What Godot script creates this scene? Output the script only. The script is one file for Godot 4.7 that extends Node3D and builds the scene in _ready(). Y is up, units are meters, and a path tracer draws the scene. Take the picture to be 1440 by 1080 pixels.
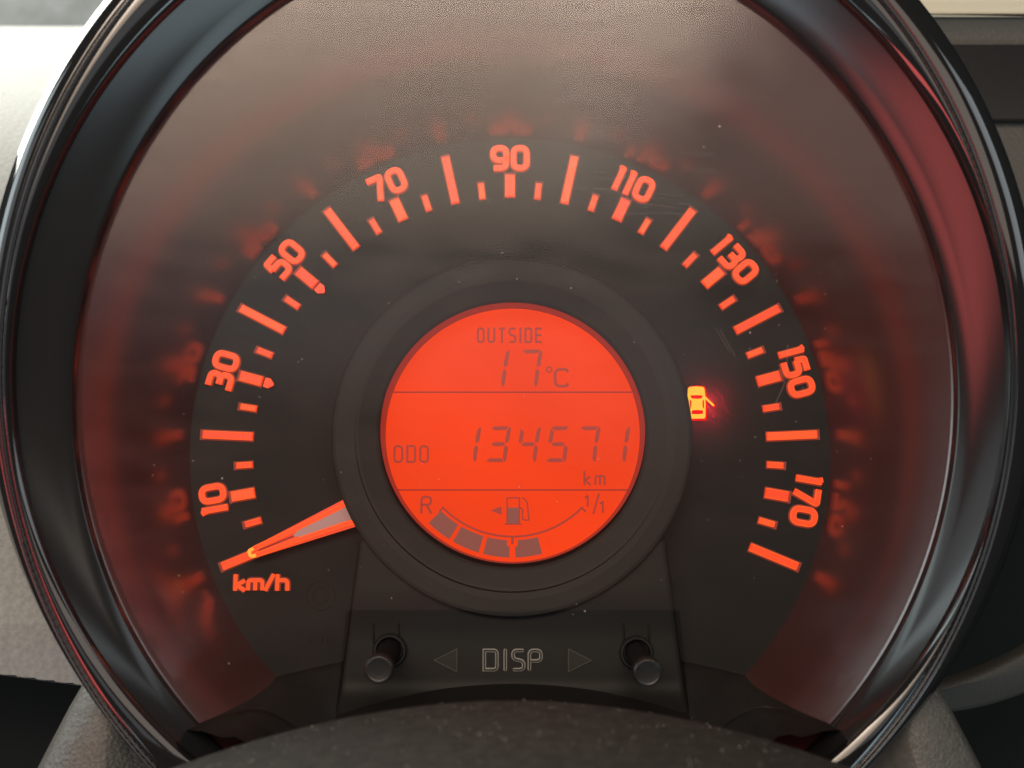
extends Node3D
# Speedometer of a small car, close up. Shapes are written in dial units:
# one unit is 0.125 mm, origin at the dial's centre, x right, y up, z out of the dial.
const U := 0.000125

var M := {}
var rng := RandomNumberGenerator.new()


# ---------------------------------------------------------------- mesh builder
class Shape:
	var v := PackedVector3Array()
	var n := PackedVector3Array()

	func tri(a: Vector3, b: Vector3, c: Vector3, na: Vector3, nb: Vector3, nc: Vector3) -> void:
		if (b - a).cross(c - a).dot(na + nb + nc) > 0.0:
			v.append_array([a, c, b])
			n.append_array([na, nc, nb])
		else:
			v.append_array([a, b, c])
			n.append_array([na, nb, nc])

	func quad(a: Vector3, b: Vector3, c: Vector3, d: Vector3, hint: Vector3) -> void:
		var f := (c - a).cross(d - b)
		if f.length() < 1e-9:
			return
		f = f.normalized()
		if f.dot(hint) < 0.0:
			f = -f
		tri(a, b, c, f, f, f)
		tri(a, c, d, f, f, f)

	func add(o: Shape, t: Transform3D) -> void:
		for i in o.v.size():
			v.append(t * o.v[i])
			n.append((t.basis * o.n[i]).normalized())


func mesh_of(shapes: Array) -> ArrayMesh:  # [[Shape, material], ...]
	var m := ArrayMesh.new()
	for s in shapes:
		var sh: Shape = s[0]
		if sh.v.is_empty():
			continue
		var a := []
		a.resize(Mesh.ARRAY_MAX)
		var p := PackedVector3Array()
		p.resize(sh.v.size())
		for i in sh.v.size():
			p[i] = sh.v[i] * U
		a[Mesh.ARRAY_VERTEX] = p
		a[Mesh.ARRAY_NORMAL] = sh.n
		m.add_surface_from_arrays(Mesh.PRIMITIVE_TRIANGLES, a)
		m.surface_set_material(m.get_surface_count() - 1, s[1])
	return m


func put(called: String, shapes: Array, parent: Node, at := Vector3.ZERO, turn := 0.0) -> MeshInstance3D:
	return put_mesh(called, mesh_of(shapes), parent, at, turn)


func put_mesh(called: String, m: Mesh, parent: Node, at := Vector3.ZERO, turn := 0.0) -> MeshInstance3D:
	var o := MeshInstance3D.new()
	o.name = numbered(called, parent)
	o.mesh = m
	o.position = at * U
	o.rotation.z = turn
	parent.add_child(o, true)
	return o


func numbered(called: String, parent: Node) -> String:
	if not parent.has_node(called):
		return called
	var k := 1
	while parent.has_node("%s_%03d" % [called, k]):
		k += 1
	return "%s_%03d" % [called, k]


func group(called: String, parent: Node, at := Vector3.ZERO, turn := 0.0) -> Node3D:
	var o := Node3D.new()
	o.name = numbered(called, parent)
	o.position = at * U
	o.rotation.z = turn
	parent.add_child(o, true)
	return o


func tag(o: Node, label: String, category: String, g := "") -> void:
	o.set_meta("label", label)
	o.set_meta("category", category)
	if g:
		o.set_meta("group", g)


# ---------------------------------------------------------------- shapes
func loft(rings: Array, closed: bool, outward: Callable) -> Shape:  # smooth sheet through rings of equal length
	var s := Shape.new()
	var R := rings.size()
	var N: int = rings[0].size()
	var nn := []
	for i in R:
		var row := PackedVector3Array()
		for j in N:
			var ja := (j + 1) % N if closed else mini(j + 1, N - 1)
			var jb := (j - 1 + N) % N if closed else maxi(j - 1, 0)
			var du: Vector3 = rings[i][ja] - rings[i][jb]
			var dv: Vector3 = rings[mini(i + 1, R - 1)][j] - rings[maxi(i - 1, 0)][j]
			var f := du.cross(dv).normalized()
			var way: Vector3 = outward.call(rings[i][j])
			if f.length() < 0.5:
				f = way.normalized()
			if f.dot(way) < 0.0:
				f = -f
			row.append(f)
		nn.append(row)
	for i in R - 1:
		for j in (N if closed else N - 1):
			var k := (j + 1) % N
			s.tri(rings[i][j], rings[i][k], rings[i + 1][k], nn[i][j], nn[i][k], nn[i + 1][k])
			s.tri(rings[i][j], rings[i + 1][k], rings[i + 1][j], nn[i][j], nn[i + 1][k], nn[i + 1][j])
	return s


func lathe(profile: Array, seg := 128, c := Vector3.ZERO, flip := false) -> Shape:  # flat-shaded along the profile, smooth round it
	var s := Shape.new()
	for i in profile.size() - 1:
		var p: Vector2 = profile[i]
		var q: Vector2 = profile[i + 1]
		var t := q - p
		var nr := Vector2(-t.y, t.x).normalized() * (-1.0 if flip else 1.0)
		for j in seg:
			var a := TAU * j / seg
			var b := TAU * (j + 1) / seg
			var ea := Vector3(cos(a), sin(a), 0)
			var eb := Vector3(cos(b), sin(b), 0)
			var na := ea * nr.x + Vector3(0, 0, nr.y)
			var nb := eb * nr.x + Vector3(0, 0, nr.y)
			var P := c + ea * p.x + Vector3(0, 0, p.y)
			var P2 := c + eb * p.x + Vector3(0, 0, p.y)
			var Q := c + ea * q.x + Vector3(0, 0, q.y)
			var Q2 := c + eb * q.x + Vector3(0, 0, q.y)
			if q.x > 1e-6:
				s.tri(P, Q, Q2, na, na, nb)
			if p.x > 1e-6:
				s.tri(P, Q2, P2, na, nb, nb)
	return s


func disc(r: float, z: float, c := Vector3.ZERO, seg := 128) -> Shape:
	return lathe([Vector2(r, z), Vector2(0, z)], seg, c)


func plate(poly: PackedVector2Array, z0: float, z1: float) -> Array:  # [top, sides]
	var top := Shape.new()
	var side := Shape.new()
	var idx := Geometry2D.triangulate_polygon(poly)
	var up := Vector3(0, 0, 1)
	for i in range(0, idx.size(), 3):
		var a := poly[idx[i]]
		var b := poly[idx[i + 1]]
		var c := poly[idx[i + 2]]
		top.tri(Vector3(a.x, a.y, z1), Vector3(b.x, b.y, z1), Vector3(c.x, c.y, z1), up, up, up)
	var ccw := not Geometry2D.is_polygon_clockwise(poly)
	for i in poly.size():
		var a := poly[i]
		var b := poly[(i + 1) % poly.size()]
		var e := b - a
		var o := Vector3(e.y, -e.x, 0) * (1.0 if ccw else -1.0)
		side.quad(Vector3(a.x, a.y, z0), Vector3(b.x, b.y, z0), Vector3(b.x, b.y, z1), Vector3(a.x, a.y, z1), o)
	return [top, side]


func rounded(pts: Array, r: float, closed := false) -> PackedVector2Array:  # polyline with its corners rounded
	var out := PackedVector2Array()
	var N := pts.size()
	for i in N:
		if not closed and (i == 0 or i == N - 1):
			out.append(pts[i])
			continue
		var p: Vector2 = pts[i]
		var a: Vector2 = pts[(i - 1 + N) % N]
		var b: Vector2 = pts[(i + 1) % N]
		var k := minf(r, minf(p.distance_to(a), p.distance_to(b)) * 0.5)
		var s := p.move_toward(a, k)
		var e := p.move_toward(b, k)
		for j in 7:
			var t := j / 6.0
			var q := s.lerp(p, t * t).lerp(p.lerp(e, t), 0.0)
			q = s * (1 - t) * (1 - t) + p * 2 * t * (1 - t) + e * t * t
			if out.is_empty() or out[-1].distance_to(q) > 0.05:
				out.append(q)
	if closed and out[0].distance_to(out[-1]) < 0.05:
		out.remove_at(out.size() - 1)
	return out


# A ridge along a line: [top, bevel, side]
func stroke(line: PackedVector2Array, w: float, z0: float, z1: float, bev := 1.2, closed := false) -> Array:
	var top := Shape.new()
	var bevel := Shape.new()
	var side := Shape.new()
	var pts := PackedVector2Array()
	for p in line:
		if pts.is_empty() or p.distance_to(pts[-1]) > 0.02:
			pts.append(p)
	var N := pts.size()
	var sec := []  # [point, mitre, half width, top drop]
	for i in N:
		var d0 := (pts[i] - pts[(i - 1 + N) % N]).normalized() if closed or i > 0 else (pts[1] - pts[0]).normalized()
		var d1 := (pts[(i + 1) % N] - pts[i]).normalized() if closed or i < N - 1 else d0
		if i == 0 and not closed:
			d0 = d1
		var t := (d0 + d1).normalized()
		var m := Vector2(-t.y, t.x) / maxf(0.45, t.dot(d1))
		if not closed and i == 0:
			sec.append([pts[0], m, w * 0.5 - bev * 0.6, true])
			sec.append([pts[0] + d1 * bev, m, w * 0.5, false])
		elif not closed and i == N - 1:
			sec.append([pts[i] - d0 * bev, m, w * 0.5, false])
			sec.append([pts[i], m, w * 0.5 - bev * 0.6, true])
		else:
			sec.append([pts[i], m, w * 0.5, false])
	var S := sec.size()
	var row := func(k: int) -> Array:
		var c: Array = sec[k]
		var p: Vector2 = c[0]
		var m: Vector2 = c[1]
		var h: float = c[2]
		var zt: float = z1 - (bev if c[3] else 0.0)
		var a := p + m * h
		var b := p - m * h
		var ai := p + m * (h - bev)
		var bi := p - m * (h - bev)
		return [Vector3(a.x, a.y, z0), Vector3(a.x, a.y, z1 - bev), Vector3(ai.x, ai.y, zt), Vector3(bi.x, bi.y, zt), Vector3(b.x, b.y, z1 - bev), Vector3(b.x, b.y, z0)]
	for k in (S if closed else S - 1):
		var A: Array = row.call(k)
		var B: Array = row.call((k + 1) % S)
		var o := A[0] as Vector3 - (A[5] as Vector3)
		o.z = 0
		o = o.normalized()
		side.quad(A[0], B[0], B[1], A[1], o)
		side.quad(A[5], B[5], B[4], A[4], -o)
		bevel.quad(A[1], B[1], B[2], A[2], o + Vector3(0, 0, 1))
		bevel.quad(A[4], B[4], B[3], A[3], -o + Vector3(0, 0, 1))
		top.quad(A[2], B[2], B[3], A[3], Vector3(0, 0, 1))
	if not closed:
		for e in [[0, 1], [S - 1, S - 2]]:
			var A: Array = row.call(e[0])
			var d: Vector2 = sec[e[0]][0] - sec[e[1]][0]
			var f := Vector3(d.x, d.y, 0).normalized()
			side.quad(A[0], A[1], A[4], A[5], f)
			side.quad(A[1], A[2], A[3], A[4], f)
	return [top, bevel, side]


func merge(into: Array, what: Array, t := Transform3D()) -> void:
	for i in what.size():
		into[i].add(what[i], t)


func strokes(lines: Array, w: float, z0: float, z1: float, bev := 1.2) -> Array:
	var out := [Shape.new(), Shape.new(), Shape.new()]
	var lift := 0.0
	for l in lines:
		var closed: bool = l[1]
		merge(out, stroke(l[0], w, z0, z1 + lift, bev, closed))
		lift += 0.12
	return out


func arc_line(r: float, a0: float, a1: float, k := 24, c := Vector2.ZERO) -> PackedVector2Array:
	var p := PackedVector2Array()
	for i in k + 1:
		var a := lerpf(a0, a1, float(i) / k)
		p.append(c + Vector2(cos(a), sin(a)) * r)
	return p


func v2(flat: Array) -> Array:
	var out := []
	for i in range(0, flat.size(), 2):
		out.append(Vector2(flat[i], flat[i + 1]))
	return out


# Letter and digit centre lines in a box from (-1,-1) to (1,1), scaled to half width a and half height b
func glyph(ch: String, a: float, b: float) -> Array:
	var r := minf(a, b) * 0.98
	var L := func(flat: Array, rad := -1.0) -> Array:
		var pts := []
		for p in v2(flat):
			pts.append(Vector2(p.x * a, p.y * b))
		return [rounded(pts, r if rad < 0.0 else rad), false]
	var O := func(flat: Array, rad := -1.0) -> Array:
		var pts := []
		for p in v2(flat):
			pts.append(Vector2(p.x * a, p.y * b))
		return [rounded(pts, r if rad < 0.0 else rad, true), true]
	match ch:
		"0", "O": return [O.call([-1, -1, 1, -1, 1, 1, -1, 1])]
		"1": return [[PackedVector2Array([Vector2(0, -b - 3.6), Vector2(0, b + 3.6)]), false], [PackedVector2Array([Vector2(-5.6, b - 1.6), Vector2(1.5, b + 1.2)]), false]]
		"3": return [L.call([-1, 1.0, 1.0, 1.0, 0.9, 0.05, -0.5, 0.05], a * 0.9), L.call([-0.5, 0.02, 1.05, 0.02, 1.05, -1, -1.1, -1], a * 0.9)]
		"5": return [L.call([0.95, 1, -0.82, 1, -0.92, 0.12], 1.2), L.call([-0.92, 0.24, 1.05, 0.24, 1.05, -1, -1.05, -1], a * 0.8)]
		"7": return [L.call([-1.15, 1, 1, 1, -0.3, -1.25], a * 0.3)]
		"9": return [L.call([1, 0.3, 1, -0.22, -1, -0.22, -1, 1, 1, 1, 1, -1, -0.95, -1], a * 0.95)]
		"D": return [[dee(a, b), true]]
		"U": return [L.call([-1, 1.15, -1, -1, 1, -1, 1, 1.15])]
		"T": return [[PackedVector2Array([Vector2(-a * 1.1, b), Vector2(a * 1.1, b)]), false], [PackedVector2Array([Vector2(0, b), Vector2(0, -b * 1.15)]), false]]
		"S": return [L.call([1, 1, -1, 1, -1, 0.1, 1, -0.1, 1, -1, -1, -1], a * 0.8)]
		"I": return [[PackedVector2Array([Vector2(0, b * 1.15), Vector2(0, -b * 1.15)]), false]]
		"E": return [L.call([1, 1, -1, 1, -1, -1, 1, -1], 0.1), L.call([-1, 0.02, 0.8, 0.02], 0.1)]
		"C": return [L.call([1, 0.66, 0.8, 1, -1, 1, -1, -1, 0.8, -1, 1, -0.66], a * 1.0)]
		"R": return [L.call([-1, -1.12, -1, 1, 1, 1, 1, 0, -1, 0], a * 0.8), L.call([0.05, 0, 1.1, -1.12], 0.1)]
		"P": return [L.call([-1, -1.12, -1, 1, 1, 1, 1, -0.1, -1, -0.1], a * 0.8)]
		"k": return [L.call([-1, 1.15, -1, -1.15], 0.1), L.call([0.9, 0.25, -0.75, -0.35, 0.95, -1.15], 0.1)]
		"m": return [L.call([-1, -1.15, -1, 1, 1, 1, 1, -1.15], a * 0.45), L.call([0, 1, 0, -1.15], 0.1)]
		"h": return [L.call([-1, 1.15, -1, -1.15], 0.1), L.call([-1, 0.3, 1, 0.3, 1, -1.15], a * 0.7)]
		"/": return [L.call([-1, -1.15, 1, 1.15], 0.1)]
		"l": return [L.call([-1, 0.62, 0.35, 1, 0.35, -1.1], 0.1)]
	return []


func dee(a: float, b: float) -> PackedVector2Array:
	var p := PackedVector2Array([Vector2(-a, -b)])
	p.append_array(rounded([Vector2(-a * 0.2, -b), Vector2(a, -b), Vector2(a, b), Vector2(-a * 0.2, b)], a * 1.15))
	p.append(Vector2(-a, b))
	return p


# ---------------------------------------------------------------- materials
func mat(color: Color, rough: float, spec := 0.5) -> StandardMaterial3D:  # colour given linear
	var m := StandardMaterial3D.new()
	m.albedo_color = color.linear_to_srgb()
	m.roughness = rough
	m.metallic_specular = spec
	return m


func glow(color: Color, times: float, base := Color(0.25, 0.03, 0.01), rough := 0.4) -> StandardMaterial3D:
	var m := mat(base, rough, 0.4)
	m.emission_enabled = true
	m.emission = color.linear_to_srgb()
	m.emission_energy_multiplier = times
	return m


func noise_tex(freq: float, normal: float, seed_: int, kind := FastNoiseLite.TYPE_SIMPLEX_SMOOTH, octaves := 3, size := 512) -> NoiseTexture2D:
	var f := FastNoiseLite.new()
	f.noise_type = kind
	f.seed = seed_
	f.frequency = freq
	f.fractal_octaves = octaves
	if kind == FastNoiseLite.TYPE_CELLULAR:
		f.cellular_return_type = FastNoiseLite.RETURN_DISTANCE
		f.fractal_type = FastNoiseLite.FRACTAL_NONE if octaves < 2 else FastNoiseLite.FRACTAL_FBM
	var t := NoiseTexture2D.new()
	t.width = size
	t.height = size
	t.seamless = true
	t.noise = f
	if normal > 0.0:
		t.as_normal_map = true
		t.bump_strength = normal
	return t


func grain(m: StandardMaterial3D, tex: Texture2D, per_mm: float, strength: float) -> StandardMaterial3D:
	m.normal_enabled = true
	m.normal_texture = tex
	m.normal_scale = strength
	m.uv1_triplanar = true
	m.uv1_scale = Vector3.ONE * per_mm * 1000.0
	return m


func mottled(m: StandardMaterial3D, lo: float, hi: float, seed_: int, freq := 0.012) -> StandardMaterial3D:  # wear: uneven colour
	var t := noise_tex(freq, 0.0, seed_, FastNoiseLite.TYPE_SIMPLEX_SMOOTH, 5)
	var g := Gradient.new()
	g.set_color(0, Color(lo, lo, lo))
	g.set_color(1, Color(hi, hi, hi))
	t.color_ramp = g
	m.albedo_texture = t
	m.uv1_triplanar = true
	return m


func make_materials() -> void:
	var fine := noise_tex(0.05, 6.0, 3)
	var skin := noise_tex(0.035, 10.0, 9, FastNoiseLite.TYPE_CELLULAR, 2)
	var fog := noise_tex(0.02, 3.0, 21)
	M.dial = grain(mat(Color(0.0062, 0.006, 0.0056), 0.5, 0.24), fine, 0.18, 0.25)
	M.cone = grain(mat(Color(0.048, 0.0135, 0.0125), 0.24, 0.8), fine, 0.1, 0.03)  # red in the base colour stands in for the needle's glow
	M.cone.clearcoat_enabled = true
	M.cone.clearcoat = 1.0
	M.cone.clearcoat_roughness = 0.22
	M.wall = grain(mat(Color(0.012, 0.0125, 0.013), 0.2, 0.52), fine, 0.12, 0.04)
	M.gloss = mat(Color(0.010, 0.0105, 0.011), 0.07, 0.72)
	M.bezel = grain(mat(Color(0.0165, 0.0162, 0.015), 0.6, 0.3), skin, 0.3, 0.2)
	M.bezel_inner = grain(mat(Color(0.0165, 0.0158, 0.0145), 0.6, 0.3), fine, 0.2, 0.2)
	M.seam = mat(Color(0.004, 0.004, 0.004), 0.8, 0.3)
	M.ledge = grain(mat(Color(0.010, 0.0095, 0.009), 0.55, 0.2), fine, 0.1, 0.25)
	M.panel = grain(mat(Color(0.0085, 0.0085, 0.008), 0.52, 0.29), skin, 0.3, 0.2)
	M.mark = mat(Color(0.26, 0.26, 0.24), 0.4, 0.5)  # pale colour stands in for highlights along the raised letters' edges
	M.mark_dim = mat(Color(0.055, 0.055, 0.05), 0.45, 0.4)  # lighter colour stands in for the arrow edges catching light
	M.mark_faint = mat(Color(0.016, 0.0155, 0.014), 0.5, 0.3)
	M.rim_dark = grain(mat(Color(0.035, 0.035, 0.032), 0.6, 0.4), skin, 0.1, 0.4)
	M.button = grain(mat(Color(0.012, 0.012, 0.0115), 0.32, 0.42), fine, 0.2, 0.3)
	M.cover = mottled(grain(mat(Color(0.052, 0.051, 0.048), 0.75, 0.15), fine, 0.055, 0.5), 0.75, 1.0, 31)
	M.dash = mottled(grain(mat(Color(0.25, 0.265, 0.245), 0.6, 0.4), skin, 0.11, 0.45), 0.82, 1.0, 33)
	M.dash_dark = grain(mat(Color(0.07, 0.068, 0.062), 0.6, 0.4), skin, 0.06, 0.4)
	M.leather = mottled(grain(mat(Color(0.085, 0.084, 0.075), 0.5, 0.5), skin, 0.085, 1.0), 0.8, 1.0, 35)
	M.void = mat(Color(0.006, 0.008, 0.008), 0.8, 0.2)
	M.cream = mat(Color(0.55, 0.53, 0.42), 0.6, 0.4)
	M.glass_back = mottled(mat(Color(0.075, 0.09, 0.095), 0.5, 0.4), 0.4, 1.0, 41)
	M.glass_back.uv1_scale = Vector3.ONE * 8.0
	M.dust = mat(Color(0.55, 0.53, 0.48), 0.8, 0.3)
	var hot := Color(1.0, 0.048, 0.0)
	M.lit = glow(hot, 1.15, Color(0.08, 0.01, 0.004))
	M.lit_dim = glow(Color(0.93, 0.042, 0.0), 1.02, Color(0.08, 0.01, 0.004))
	M.lit_hot = glow(Color(1.0, 0.066, 0.002), 1.2, Color(0.08, 0.01, 0.004))
	M.lit_edge = glow(Color(1.0, 0.10, 0.01), 1.2, Color(0.1, 0.02, 0.01))
	M.lit_side = glow(Color(0.62, 0.035, 0.012), 1.0)
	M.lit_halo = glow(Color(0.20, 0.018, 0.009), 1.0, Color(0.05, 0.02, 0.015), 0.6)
	M.lcd = glow(Color(1.0, 0.048, 0.0), 1.0, Color(0.05, 0.006, 0.003), 0.5)
	M.lcd.metallic_specular = 0.2
	var uneven := noise_tex(0.006, 0.0, 51, FastNoiseLite.TYPE_SIMPLEX_SMOOTH, 2, 256)
	var ramp := Gradient.new()
	ramp.set_color(0, Color(0.93, 0.93, 0.93))
	ramp.set_color(1, Color(1, 1, 1))
	uneven.color_ramp = ramp
	M.lcd.emission_texture = uneven
	M.lcd.emission_operator = BaseMaterial3D.EMISSION_OP_MULTIPLY
	M.lcd.uv1_triplanar = true
	M.lcd.uv1_scale = Vector3.ONE * 19.0
	M.lcd_rim = glow(Color(0.17, 0.014, 0.009), 1.0, Color(0.12, 0.02, 0.014), 0.5)  # emission stands in for the display's light reflected on its rim
	M.lcd_ink = glow(Color(0.30, 0.016, 0.008), 1.0, Color(0.06, 0.015, 0.012), 0.5)
	M.lcd_line = glow(Color(0.22, 0.008, 0.004), 1.0, Color(0.04, 0.01, 0.01), 0.5)
	M.lcd_bar = glow(Color(0.16, 0.022, 0.015), 1.0, Color(0.08, 0.04, 0.035), 0.4)
	M.needle_deep = glow(Color(0.75, 0.03, 0.006), 1.0, Color(0.2, 0.03, 0.01), 0.25)
	M.needle_core = glow(Color(0.20, 0.07, 0.062), 1.0, Color(0.22, 0.17, 0.17), 0.35)
	M.needle_tip = glow(Color(1.0, 0.34, 0.03), 1.3)
	M.warn = glow(Color(1.0, 0.55, 0.055), 1.1, Color(0, 0, 0), 0.9)
	M.warn.metallic_specular = 0.0
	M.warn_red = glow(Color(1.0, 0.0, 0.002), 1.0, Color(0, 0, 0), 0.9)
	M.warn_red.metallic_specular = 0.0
	M.lens = mat(Color(0.55, 0.53, 0.50, 1), 0.23, 0.5)
	var smear := noise_tex(0.008, 0.0, 61, FastNoiseLite.TYPE_SIMPLEX_SMOOTH, 2)
	var sr := Gradient.new()
	sr.set_color(0, Color(0.5, 0.5, 0.5))
	sr.set_color(1, Color(1, 1, 1))
	smear.color_ramp = sr
	M.lens.roughness_texture = smear
	M.lens.uv1_triplanar = true
	M.lens.uv1_scale = Vector3(14.0, 38.0, 14.0)
	M.lens.albedo_color.a = 0.008
	M.lens.transparency = BaseMaterial3D.TRANSPARENCY_ALPHA
	M.lens_back = mat(Color(0.5, 0.5, 0.5, 1), 0.06, 0.5)
	M.lens_back.albedo_color.a = 0.0
	M.lens_back.transparency = BaseMaterial3D.TRANSPARENCY_ALPHA
	M.smear = mat(Color(0.42, 0.17, 0.2, 1), 0.7, 0.3)  # wipe marks' colour with the lamp's red glow mixed in
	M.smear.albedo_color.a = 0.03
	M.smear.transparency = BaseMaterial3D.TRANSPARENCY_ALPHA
	M.wipe = mat(Color(0.5, 0.48, 0.45, 1), 0.7, 0.3)
	M.wipe.albedo_color.a = 0.035
	M.wipe.transparency = BaseMaterial3D.TRANSPARENCY_ALPHA
	M.hair = mat(Color(0.35, 0.2, 0.19, 1), 0.4, 0.5)
	M.hair.albedo_color.a = 0.22
	M.hair.transparency = BaseMaterial3D.TRANSPARENCY_ALPHA


# ---------------------------------------------------------------- the pod's oval rings (each lies in a plane tilted with the hood)
const RING_OPENING := [6.6, 36.6, 551.1, 578.9, 210.0]
const RING_LIP := [1.3, 59.8, 604.2, 597.6, 258.0]
const RING_WALL_TOP := [1.3, 60.9, 607.1, 600.5, 250.0]
const RING_GROOVE := [-3.9, 61.5, 608.1, 652.2, 266.0]
const RING_OUTER := [3.0, 81.5, 650.0, 669.1, 244.0]


func oval(p: Array, N := 384, grow := 0.0, lift := 0.0) -> PackedVector3Array:
	var out := PackedVector3Array()
	for i in N:
		var a := TAU * i / N
		var x: float = p[0] + (p[2] + grow) * cos(a)
		var y: float = p[1] + (p[3] + grow) * sin(a)
		out.append(Vector3(x, y, p[4] + lift + 0.17 * y))
	return out


func between(a: PackedVector3Array, b: PackedVector3Array, t: float, lift := 0.0) -> PackedVector3Array:
	var out := PackedVector3Array()
	for i in a.size():
		out.append(a[i].lerp(b[i], t) + Vector3(0, 0, lift))
	return out


func inward(p: Vector3) -> Vector3:
	return Vector3(-p.x, -(p.y - 40.0), 300.0)


func outwards(p: Vector3) -> Vector3:
	return Vector3(p.x, p.y - 40.0, 120.0)


# ---------------------------------------------------------------- scene
func area(called: String, at: Vector3, to: Vector3, size: Vector2, radiance: float, color: Color, roll := 0.0) -> void:
	var l := AreaLight3D.new()
	l.name = called
	l.area_size = size
	l.light_energy = radiance * size.x * size.y / PI
	l.light_color = color
	l.shadow_enabled = true
	l.set("area_range", 5.0)
	l.position = at
	l.look_at_from_position(at, to, Vector3.UP if absf((to - at).normalized().y) < 0.95 else Vector3.RIGHT)
	l.rotate_object_local(Vector3(0, 0, 1), roll)
	add_child(l, true)


func _ready() -> void:
	rng.seed = 7
	# camera
	var cam := Camera3D.new()
	cam.name = "camera"
	var lens := CameraAttributesPhysical.new()
	lens.frustum_focal_length = 12.0 / tan(deg_to_rad(16.0))
	lens.frustum_focus_distance = 0.236
	lens.frustum_near = 0.01
	lens.frustum_far = 20.0
	lens.exposure_aperture = 20.0
	cam.attributes = lens
	cam.fov = 32.0
	cam.near = 0.01
	cam.far = 20.0
	cam.position = Vector3(3.0, -166.4, 1878.0) * U
	cam.rotation.x = deg_to_rad(7.8)
	add_child(cam)
	cam.current = true
	# air and exposure
	var env := Environment.new()
	env.background_mode = Environment.BG_COLOR
	env.background_color = Color(0.16, 0.17, 0.175)
	env.tonemap_mode = Environment.TONE_MAPPER_LINEAR
	env.tonemap_exposure = 1.0
	env.sdfgi_enabled = true
	env.ssao_enabled = true
	env.ssil_enabled = true
	var we := WorldEnvironment.new()
	we.name = "cabin_air"
	we.environment = env
	add_child(we)
	# daylight through the car's windows
	area("windscreen_daylight", Vector3(-0.35, 0.50, -0.36), Vector3(-0.10, 0.03, -0.02), Vector2(0.8, 0.5), 15.0, Color(1.0, 1.0, 0.96))
	area("left_window_daylight", Vector3(-0.42, 0.09, 0.07), Vector3(0.0, 0.0, 0.0), Vector2(0.22, 0.28), 3.4, Color(0.93, 0.99, 1.0))
	area("left_rear_window_daylight", Vector3(-0.50, 0.07, 0.26), Vector3(0.0, 0.0, 0.02), Vector2(0.30, 0.22), 0.9, Color(0.96, 0.98, 1.0))
	area("right_window_daylight", Vector3(0.62, 0.20, 0.18), Vector3(0.0, 0.0, 0.02), Vector2(0.3, 0.3), 1.6, Color(0.95, 0.98, 1.0))
	# added light bands, brighter upwards, shaped to mirror as haze in the cover
	for q in [[0.010, 0.060, 2.8, 0.05], [0.062, 0.112, 3.9, 0.09], [0.114, 0.170, 6.8, 0.14], [0.172, 0.300, 12.5, 0.17]]:
		var middle := Vector3((q[3] - 0.37) * 0.5, (q[0] + q[1]) * 0.5, 0.60)
		area("haze_light_band", middle, middle - Vector3(0, 0.02, 0.6), Vector2(q[3] + 0.37, q[1] - q[0]), q[2], Color(1.0, 0.905, 0.815))
	area("haze_light_side", Vector3(0.30, 0.13, 0.60), Vector3(0.2, 0.06, 0.0), Vector2(0.54, 0.26), 1.3, Color(1.0, 0.93, 0.87))  # added light, carries the mirrored haze over to the right
	area("slanted_edge_fill", Vector3(-0.12, -0.055, 0.60), Vector3(-0.12, -0.055, 0.0), Vector2(0.56, 0.10), 0.5, Color(0.95, 0.97, 1.0), deg_to_rad(-11.0))  # added dim light, tilted to mirror a slanted edge in the cover
	area("low_front_fill", Vector3(0.06, -0.47, 0.50), Vector3(0.0, 0.05, 0.03), Vector2(0.75, 0.3), 2.8, Color(0.86, 0.96, 1.0))  # added light from below, source unseen, greys the hood's inner wall
	area("red_jacket_bounce", Vector3(-0.37, -0.23, 0.48), Vector3(0.0, 0.0, 0.02), Vector2(0.14, 0.26), 5.5, Color(1.0, 0.42, 0.41))

	make_materials()
	build_surroundings()
	build_speedometer()


func build_speedometer() -> void:
	var pod := group("speedometer", self)
	tag(pod, "round black car speedometer pod with glowing orange scale around an orange display", "speedometer")
	build_hood(pod)
	build_dial(pod)
	build_numbers(pod)
	build_needle(pod)
	build_warning_lamp(pod)
	build_bezel(pod)
	build_lcd(pod)
	build_panel(pod)
	build_lens(pod)


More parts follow.
